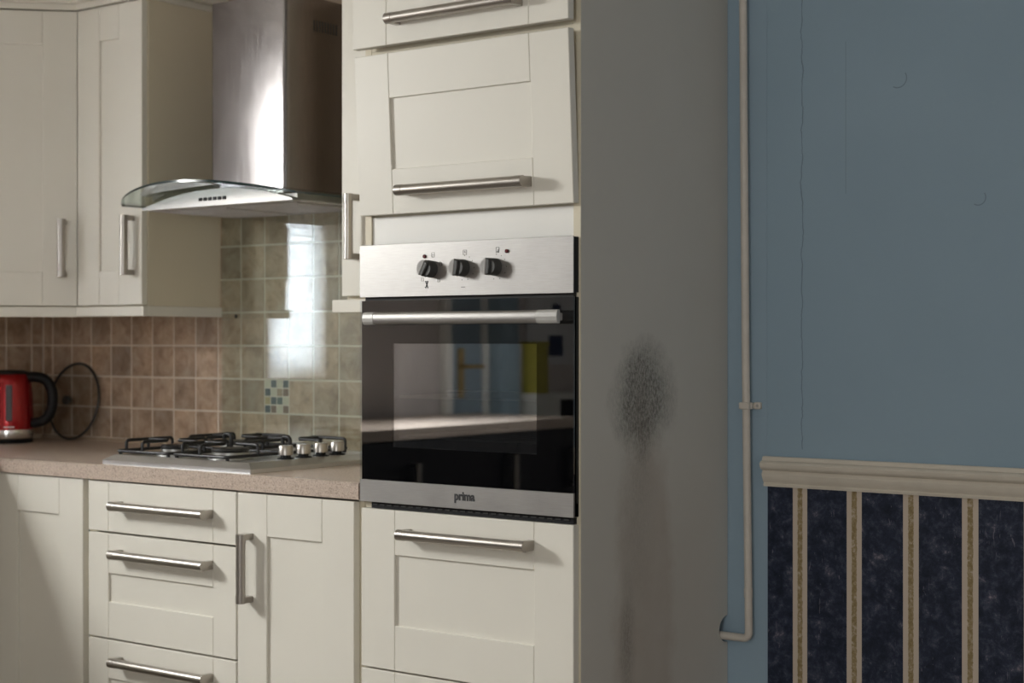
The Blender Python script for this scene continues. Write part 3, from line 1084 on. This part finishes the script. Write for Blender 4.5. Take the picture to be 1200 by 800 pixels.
# handle: flat bar with grey end caps
hb = bmesh.new()
sect = [(-0.044, -0.0125), (-0.047, -0.008), (-0.0482, 0.0), (-0.047, 0.008), (-0.044, 0.0125), (-0.036, 0.0135), (-0.034, 0.0), (-0.036, -0.0135)]
prism([(yy, 1.2805 + zz) for yy, zz in sect], 'x', -0.518, -0.077, 0, hb)
h_o = obj('handle', hb, 'steel', door, smooth=50, label='broad steel bar handle with grey end caps')
for xa, xb in ((-0.5485, -0.5180), (-0.0770, -0.0245)):
    eb = prism([(yy * 1.0 - 0.0006, 1.2805 + zz * 1.06) for yy, zz in sect], 'x', xa, xb, 0.0008)
    box(xa + 0.010, xb - 0.018, -0.038, 0.0, 1.2725, 1.2885, 0.002, bm=eb)
    obj('handle_end_cap', eb, 'grey_plastic', door)
tb = text_mesh('prima', 0.0265, 0.0004, 0.0007)
bmesh.ops.rotate(tb, cent=(0, 0, 0), matrix=Matrix.Rotation(PI / 2, 3, 'X'), verts=tb.verts[:])
bmesh.ops.scale(tb, vec=(0.90, 1, 1.0), verts=tb.verts[:])
bmesh.ops.translate(tb, verts=tb.verts[:], vec=(-0.2985, -0.0009, 0.8990))
obj('lettering', tb, 'ink', door, label='black lower-case lettering reading prima')
# racks inside
for rz, raised in ((1.105, True), (1.015, False)):
    rk = bmesh.new()
    y0r, y1r = 0.075, 0.44
    x0r, x1r = cx0 + 0.012, cx1 - 0.012
    tube(round_path([(x0r, y0r, rz), (x1r, y0r, rz), (x1r, y1r, rz), (x0r, y1r, rz), (x0r, y0r + 0.001, rz)], 0.01), 0.0028, 8, rk)
    for k in range(1, 14):
        xx = x0r + (x1r - x0r) * k / 14
        tube([(xx, y0r, rz), (xx, y1r, rz)], 0.0014, 6, rk)
    if raised:
        tube(round_path([(-0.41, y0r, rz), (-0.41, y0r, rz + 0.016), (-0.215, y0r, rz + 0.016), (-0.215, y0r, rz)], 0.006), 0.0022, 8, rk)
    obj('wire_rack', rk, 'rack_wire', O, smooth=60)

# ------------------------------------------------------------------ cooker hood
HX, HZ = -1.3570, 1.5930
Hd = thing('cooker_hood', 'steel chimney cooker hood with a curved glass canopy', 'cooker hood', (HX, 0.45, HZ))
HY = 0.262
hw = 0.290


def arch(t):            # height of the canopy above HZ, t in -1..1 across
    return 0.044 - 0.040 * t * t


bm = bmesh.new()
n = 24
top = [(HX + hw * t, HZ + max(0.003, arch(t))) for t in [-1 + 2 * k / n for k in range(n + 1)]]
poly = [(HX - hw, HZ), ] + top + [(HX + hw, HZ)]
prism(poly, 'y', HY, HY + 0.03, 0, bm)
obj('front_panel', bm, 'steel', Hd, smooth=30)
obj('housing', box(HX - hw + 0.012, HX + hw - 0.012, HY + 0.03, WB - 0.022, HZ + 0.003, HZ + 0.020), 'steel', Hd)
obj('underside_rim', box(HX - hw, HX + hw, HY + 0.002, WB - 0.021, HZ - 0.001, HZ + 0.003), 'hood_under', Hd)
for fx in (HX - 0.132, HX + 0.132):
    f = box(fx - 0.125, fx + 0.125, HY + 0.05, WB - 0.07, HZ - 0.004, HZ - 0.001, 0.001)
    for k in range(14):
        box(fx - 0.115, fx + 0.115, HY + 0.062 + k * 0.0175, HY + 0.068 + k * 0.0175, HZ - 0.0055, HZ - 0.0038, bm=f)
    obj('grease_filter', f, 'hood_under', Hd)
for k in range(6):
    bx_ = HX - 0.052 + k * 0.0185
    obj('button', box(bx_ - 0.0060, bx_ + 0.0060, HY - 0.003, HY + 0.001, HZ + 0.0135, HZ + 0.0225, 0.0008), 'black', Hd)
# glass canopy: arched across, front edge bowed forward
gl = bmesh.new()
gw = 0.336
NX, NY = 36, 8
gt = 0.006
grid = {}
for layer in (0, 1):
    for i in range(NX + 1):
        t = -1 + 2 * i / NX
        x = HX + gw * t
        yfr = 0.115 + 0.095 * t * t + 0.020 * t ** 8
        for j in range(NY + 1):
            yy = yfr + (WB - 0.020 - yfr) * j / NY
            zz = HZ + 0.0485 - 0.037 * t * t + (gt if layer else 0)
            grid[layer, i, j] = gl.verts.new((x, yy, zz))
for layer in (0, 1):
    for i in range(NX):
        for j in range(NY):
            gl.faces.new((grid[layer, i, j], grid[layer, i + 1, j], grid[layer, i + 1, j + 1], grid[layer, i, j + 1]))
edge = []
for i in range(NX):
    edge.append(gl.faces.new((grid[0, i, 0], grid[1, i, 0], grid[1, i + 1, 0], grid[0, i + 1, 0])))
    edge.append(gl.faces.new((grid[0, i, NY], grid[0, i + 1, NY], grid[1, i + 1, NY], grid[1, i, NY])))
for j in range(NY):
    edge.append(gl.faces.new((grid[0, 0, j], grid[0, 0, j + 1], grid[1, 0, j + 1], grid[1, 0, j])))
    edge.append(gl.faces.new((grid[0, NX, j], grid[1, NX, j], grid[1, NX, j + 1], grid[0, NX, j + 1])))
for f in edge:
    f.material_index = 1
obj('glass_canopy', gl, ['glass_hood', 'glass_edge'], Hd, smooth=40, label='curved clear glass canopy with dark green edge')
# chimney: rounded front corners, open top
CX0, CX1, CY = -1.500, -1.206, 0.380
r = 0.014
pts = [(CX0, WB - 0.003), (CX0, CY + r)]
for k in range(1, 7):
    a = PI + (PI / 2) * k / 6
    pts.append((CX0 + r + r * math.cos(a), CY + r + r * math.sin(a)))
for k in range(0, 7):
    a = -PI / 2 + (PI / 2) * k / 6
    pts.append((CX1 - r + r * math.cos(a), CY + r + r * math.sin(a)))
pts.append((CX1, WB - 0.003))
inner = [(min(max(px_, CX0 + 0.0015), CX1 - 0.0015), max(py_, CY + 0.0015)) for px_, py_ in pts]
ch = bmesh.new()
zb, zt = HZ + 0.035, 2.166
rows = []
for P_, z in ((pts, zb), (pts, zt), (inner, zt), (inner, zb)):
    rows.append([ch.verts.new((a, c, z)) for a, c in P_])
for A, B in zip(rows, rows[1:] + rows[:1]):
    for k in range(len(pts) - 1):
        ch.faces.new((A[k], A[k + 1], B[k + 1], B[k]))
obj('chimney', ch, 'chimney_steel', Hd, smooth=40, label='rectangular brushed steel chimney with rounded corners')
vs = bmesh.new()
for k in range(9):
    box(CX1 - 0.0002, CX1 + 0.0006, 0.485 + k * 0.011, 0.490 + k * 0.011, 2.075, 2.105, bm=vs)
obj('vent_slots', vs, 'dark_grey', Hd)

# ------------------------------------------------------------------ glass splashback
SB = thing('glass_splashback', 'clear glass splashback over the tiles behind the hob', 'splashback', (-1.19, WB - 0.016, WT))
obj('glass_sheet', box(-1.708, -0.632, WB - 0.0185, WB - 0.0125, WT + 0.001, HZ + 0.012, 0.0006), 'glass_splash', SB)
for sx_, sz_ in ((-1.645, 1.304), (-0.70, 1.304)):
    obj('fixing_screw', lathe([(0.006, 0), (0.006, -0.002), (0.0035, -0.0035), (0, -0.0035)], (sx_, WB - 0.0185, sz_), 16, 'y'), 'dark_grey', SB, smooth=40)

# ------------------------------------------------------------------ gas hob
G = thing('gas_hob', 'steel four-burner gas hob with black pan supports', 'hob', (-1.235, 0.265, WT))
hx0, hx1, hy0, hy1 = -1.510, -0.964, 0.016, 0.515
z0 = WT
tr = bmesh.new()
levels = [((hx0, hx1, hy0, hy1), z0 + 0.0002), ((hx0, hx1, hy0, hy1), z0 + 0.010), ((hx0 + 0.003, hx1 - 0.003, hy0 + 0.003, hy1 - 0.003), z0 + 0.0125),
          ((hx0 + 0.026, hx1 - 0.026, hy0 + 0.020, hy1 - 0.020), z0 + 0.0240), ((hx0 + 0.034, hx1 - 0.100, hy0 + 0.028, hy1 - 0.034), z0 + 0.0242),
          ((hx0 + 0.046, hx1 - 0.112, hy0 + 0.040, hy1 - 0.044), z0 + 0.0185)]
rg = []
for (a, c, d_, e_), z in levels:
    rg.append([tr.verts.new(p) for p in ((a, d_, z), (c, d_, z), (c, e_, z), (a, e_, z))])
for A, B in zip(rg[:-1], rg[1:]):
    for k in range(4):
        tr.faces.new((A[k], A[(k + 1) % 4], B[(k + 1) % 4], B[k]))
tr.faces.new(rg[0])
tr.faces.new(rg[-1])
obj('tray', tr, 'hob_steel', G)
gz = z0 + 0.0187
burners = [(-1.385, 0.150, 0.036), (-1.175, 0.150, 0.048), (-1.385, 0.375, 0.048), (-1.175, 0.375, 0.036)]
for bx_, by_, br in burners:
    b_o = obj('burner', lathe([(br + 0.010, 0.0), (br + 0.010, 0.004), (br, 0.006), (br, 0.018), (br - 0.004, 0.020), (0, 0.020)], (bx_, by_, gz), 28, 'z'), 'alu', G, smooth=40)
    obj('burner_cap', lathe([(br - 0.002, 0.0202), (br + 0.001, 0.0225), (br - 0.003, 0.0285), (0, 0.0295)], (bx_, by_, gz), 28, 'z'), 'iron', b_o, smooth=40)
for gx0, gx1 in ((-1.488, -1.292), (-1.272, -1.076)):
    g = bmesh.new()
    zl = gz + 0.014
    zh = gz + 0.040
    ya, yb = 0.046, 0.480
    ym = (ya + yb) / 2
    rr = 0.0042
    xm = (gx0 + gx1) / 2
    tube(round_path([(gx0 + 0.02, ya, zl), (gx1, ya, zl), (gx1, yb, zl), (gx0, yb, zl), (gx0, ya, zl), (gx0 + 0.021, ya, zl)], 0.012), rr, 8, g)
    for fx, fy in ((gx0, ya), (gx1, ya), (gx0, yb), (gx1, yb)):
        lathe([(0.005, gz - 0.0002), (0.005, zl)], (fx + (0.006 if fx == gx0 else -0.006), fy + (0.006 if fy == ya else -0.006), 0), 10, 'z', g)
    tube([(gx0, ym, zl), (gx1, ym, zl)], rr, 8, g)
    for yc in (0.150, 0.375):
        for s in (-1, 1):
            xe = gx0 if s < 0 else gx1
            tube(round_path([(xe, yc, zl), (xe, yc, zh), (xm + s * 0.022, yc, zh)], 0.010), rr, 8, g)
        for ye, s in ((ya if yc < ym else ym, -1), (ym if yc < ym else yb, 1)):
            tube(round_path([(xm, ye, zl), (xm, ye, zh), (xm, yc + s * 0.022, zh)], 0.010), rr, 8, g)
    # outer rails standing up along the left edge and the curled lugs between the two halves
    tube(round_path([(gx0, ya + 0.03, zl), (gx0, ya + 0.03, zh), (gx0, ym - 0.03, zh), (gx0, ym - 0.03, zl)], 0.010), rr, 8, g)
    tube(round_path([(gx0, ym + 0.03, zl), (gx0, ym + 0.03, zh), (gx0, yb - 0.02, zh), (gx0, yb - 0.02, zl)], 0.010), rr, 8, g)
    tube(round_path([(gx1, yb - 0.01, zl), (gx1, yb - 0.01, zh), (gx1 - 0.12, yb - 0.01, zh)], 0.010), rr, 8, g)
    tube(round_path([(gx1, ym, zl), (gx1, ym, zh + 0.014), (gx1 - 0.026, ym, zh + 0.014), (gx1 - 0.026, ym, zh - 0.004)], 0.012), rr + 0.001, 8, g)
    obj('pan_support', g, 'iron', G, smooth=60)
for i, ky in enumerate((0.185, 0.248, 0.311, 0.372)):
    kx = -1.014
    zt_ = z0 + 0.0241
    k = obj('knob', lathe([(0.0185, 0.010), (0.0185, 0.031), (0.0170, 0.0335), (0, 0.0335)], (kx, ky, zt_), 24, 'z'), 'steel_bar', G, smooth=40)
    obj('knob_skirt', lathe([(0.021, 0.0), (0.021, 0.002), (0.013, 0.004), (0.013, 0.0105), (0, 0.0105)], (kx, ky, zt_), 24, 'z'), 'black', k, smooth=40)

# ------------------------------------------------------------------ kettle
KX, KY = -2.440, 0.400
K = thing('kettle', 'red electric jug kettle with black handle and steel base band', 'kettle', (KX, KY, WT))
kz = WT + 0.0005
obj('power_base', lathe([(0.072, 0.0), (0.074, 0.003), (0.074, 0.010), (0.068, 0.014), (0, 0.014)], (KX, KY, kz), 36), 'black', K, smooth=40)
obj('steel_band', lathe([(0.0755, 0.0145), (0.0768, 0.018), (0.0765, 0.040), (0.076, 0.042), (0.0, 0.042)], (KX, KY, kz), 40), 'chrome', K, smooth=40)
obj('body', lathe([(0.0, 0.0421), (0.0755, 0.0421), (0.0755, 0.080), (0.0735, 0.130), (0.0705, 0.180), (0.066, 0.204), (0.060, 0.214), (0.0, 0.214)], (KX, KY, kz), 40), 'red', K, smooth=40)
obj('lid', lathe([(0.0, 0.2141), (0.0615, 0.2141), (0.0600, 0.220), (0.045, 0.226), (0.0, 0.228)], (KX, KY, kz), 36), 'black', K, smooth=40)
hd = Vector((math.cos(TH), math.sin(TH), 0)).normalized()
hp = [Vector((KX, KY, kz)) + hd * a + Vector((0, 0, z)) for a, z in ((0.050, 0.204), (0.085, 0.206), (0.118, 0.198), (0.136, 0.165), (0.138, 0.120), (0.128, 0.085), (0.108, 0.066), (0.072, 0.060))]
hb = tube(round_path(hp, 0.03, 4), 0.0165, 14)
obj('handle', hb, 'black', K, smooth=60)
fwd = Vector((math.sin(TH), -math.cos(TH), 0))
gd = (fwd * 0.96 + hd * 0.30).normalized()
ga = math.atan2(gd.y, gd.x)
gg = box(-0.010, 0.010, -0.003, 0.003, -0.056, 0.056, 0.0028, 2)
bmesh.ops.rotate(gg, cent=(0, 0, 0), matrix=Matrix.Rotation(ga + PI / 2, 3, 'Z'), verts=gg.verts[:])
bmesh.ops.translate(gg, verts=gg.verts[:], vec=Vector((KX, KY, kz + 0.126)) + gd * 0.0742)
obj('water_gauge', gg, 'gauge', K)
pl = box(-0.016, 0.016, -0.0008, 0.0008, -0.0024, 0.0024, 0.0004)
bmesh.ops.rotate(pl, cent=(0, 0, 0), matrix=Matrix.Rotation(ga + PI / 2, 3, 'Z'), verts=pl.verts[:])
bmesh.ops.translate(pl, verts=pl.verts[:], vec=Vector((KX, KY, kz + 0.051)) + gd * 0.0755)
obj('badge', pl, 'chrome', K)

# ------------------------------------------------------------------ round glass lid leaning on the tiles
LR = 0.122
LCX = -2.375
lean = math.radians(9)
L = thing('round_glass_lid', 'round smoked glass lid with dark rim leaning on the tiles', 'lid', (LCX, WB - 0.055, WT))
cz_, cy_ = WT + LR * math.cos(lean) + 0.0045, WB - 0.035
ringp = []
for k in range(48):
    a = 2 * PI * k / 48
    ringp.append((LCX + LR * math.cos(a), cy_ + LR * math.sin(a) * math.sin(lean), cz_ + LR * math.sin(a) * math.cos(lean)))
obj('rim', tube(ringp, 0.0042, 8, closed=True), 'dark_grey', L, smooth=60)
gb = bmesh.new()
c0 = Vector((LCX, cy_, cz_))
nrm = Vector((0, -math.cos(lean), math.sin(lean)))
rings = []
for rr_, hh in ((0.02, 0.016), (0.06, 0.013), (0.095, 0.007), (LR - 0.001, 0.0)):
    rings.append([gb.verts.new(c0 + (Vector(p) - c0) * (rr_ / LR) + nrm * hh) for p in ringp])
for A, B in zip(rings[:-1], rings[1:]):
    for k in range(48):
        gb.faces.new((A[k], A[(k + 1) % 48], B[(k + 1) % 48], B[k]))
gb.faces.new(rings[0])
obj('glass', gb, 'glass_lid', L, smooth=60)
kb = tube([c0 + nrm * h for h in (0.014, 0.022, 0.024, 0.036, 0.038)], [0.008, 0.007, 0.015, 0.014, 0.009], 16)
obj('knob', kb, 'dark_grey', L, smooth=40)

# ------------------------------------------------------------------ painted pipe beside the tall unit
PY = WB - 0.026
Pp = thing('water_pipe', 'thin painted pipe running down the blue wall into the end panel', 'pipe', (0.07, PY, 0.54))
path = round_path([(0.0385, PY, 2.44), (0.0485, PY, 1.2), (0.0570, PY, 0.5445), (-0.045, PY, 0.5445)], 0.016, 6)
obj('pipe', tube(path, 0.0092, 14), 'pipe_white', Pp, smooth=60)
obj('joint', tube([(0.0553, PY, 0.66), (0.0556, PY, 0.640)], 0.0103, 14), 'pipe_white', Pp, smooth=60)
cb = bmesh.new()
box(0.0365, 0.0620, PY - 0.0115, PY + 0.012, 1.0735, 1.0895, 0.002, bm=cb)
box(0.0620, 0.0780, WB - 0.012, WB - 0.0002, 1.0735, 1.0895, 0.002, bm=cb)
box(0.0500, 0.0635, PY, WB - 0.0002, 1.0745, 1.0885, 0.001, bm=cb)
clip = obj('pipe_clip', cb, 'pipe_white', Pp)
obj('screw', lathe([(0.0035, 0), (0.003, -0.002), (0, -0.002)], (0.0710, WB - 0.012, 1.0815), 10, 'y'), 'grey_plastic', clip)

# ------------------------------------------------------------------ things behind the camera's left, seen mirrored in the oven door
D = struct('door_1', box(WL + 0.001, WL + 0.030, -2.950, -2.735, 0.0, 2.03, 0.002), 'door_blue', 'narrow blue grey door in the left wall')
fb = bmesh.new()
box(WL + 0.001, WL + 0.040, -2.735, -2.690, 0, 2.08, 0.002, bm=fb)
box(WL + 0.001, WL + 0.040, -2.995, -2.950, 0, 2.08, 0.002, bm=fb)
box(WL + 0.001, WL + 0.040, -2.950, -2.735, 2.03, 2.08, 0.002, bm=fb)
obj('door_frame', fb, 'white_frame', D)
db = box(WL + 0.030, WL + 0.036, -2.815, -2.775, 0.98, 1.20, 0.001)
tube(round_path([(WL + 0.034, -2.795, 1.12), (WL + 0.075, -2.795, 1.12), (WL + 0.075, -2.90, 1.12)], 0.01), 0.009, 10, db)
obj('door_handle', db, 'brass', D)
obj('wall_pier', box(WL, WL + 0.10, -3.14, -3.00, 0, CEIL), 'blue', wall_left)
BC = thing('bookcase', 'low white open bookcase by the left wall, mirrored in the oven door', 'bookcase', (-2.35, -3.50, 0))
obj('side_panel', box(WL + 0.002, -2.27, -3.178, -3.160, 0, 0.97, 0.001), 'white_frame', BC)
obj('side_panel', box(WL + 0.002, -2.27, -3.860, -3.842, 0, 0.97, 0.001), 'white_frame', BC)
obj('top', box(WL + 0.002, -2.265, -3.865, -3.155, 0.97, 0.992, 0.001), 'white_frame', BC)
for z in (0.08, 0.37, 0.67):
    obj('shelf', box(WL + 0.002, -2.275, -3.842, -3.178, z, z + 0.02), 'white_frame', BC)
obj('back', box(WL + 0.002, WL + 0.008, -3.842, -3.178, 0.0, 0.97), 'dark_void', BC)
yb_ = thing('storage_box', 'tall yellow card box standing on the bookcase', 'box', (-2.45, -3.23, 0.992))
obj('body', box(-2.50, -2.40, -3.27, -3.19, 0.9925, 1.21, 0.002), 'yellow', yb_)
obj('lid', box(-2.503, -2.397, -3.273, -3.187, 1.21, 1.23, 0.002), 'yellow', yb_)
nb = thing('notice_board', 'white notice board with dark printed notes on the left wall', 'notice board', (WL, -3.60, 1.12))
obj('board', box(WL + 0.001, WL + 0.012, -3.82, -3.33, 1.12, 1.75, 0.002), 'paper', nb)
obj('note', box(WL + 0.012, WL + 0.0128, -3.62, -3.50, 1.16, 1.26), 'navy_print', nb)
obj('note', box(WL + 0.012, WL + 0.0128, -3.60, -3.53, 1.33, 1.41), 'navy_print', nb)
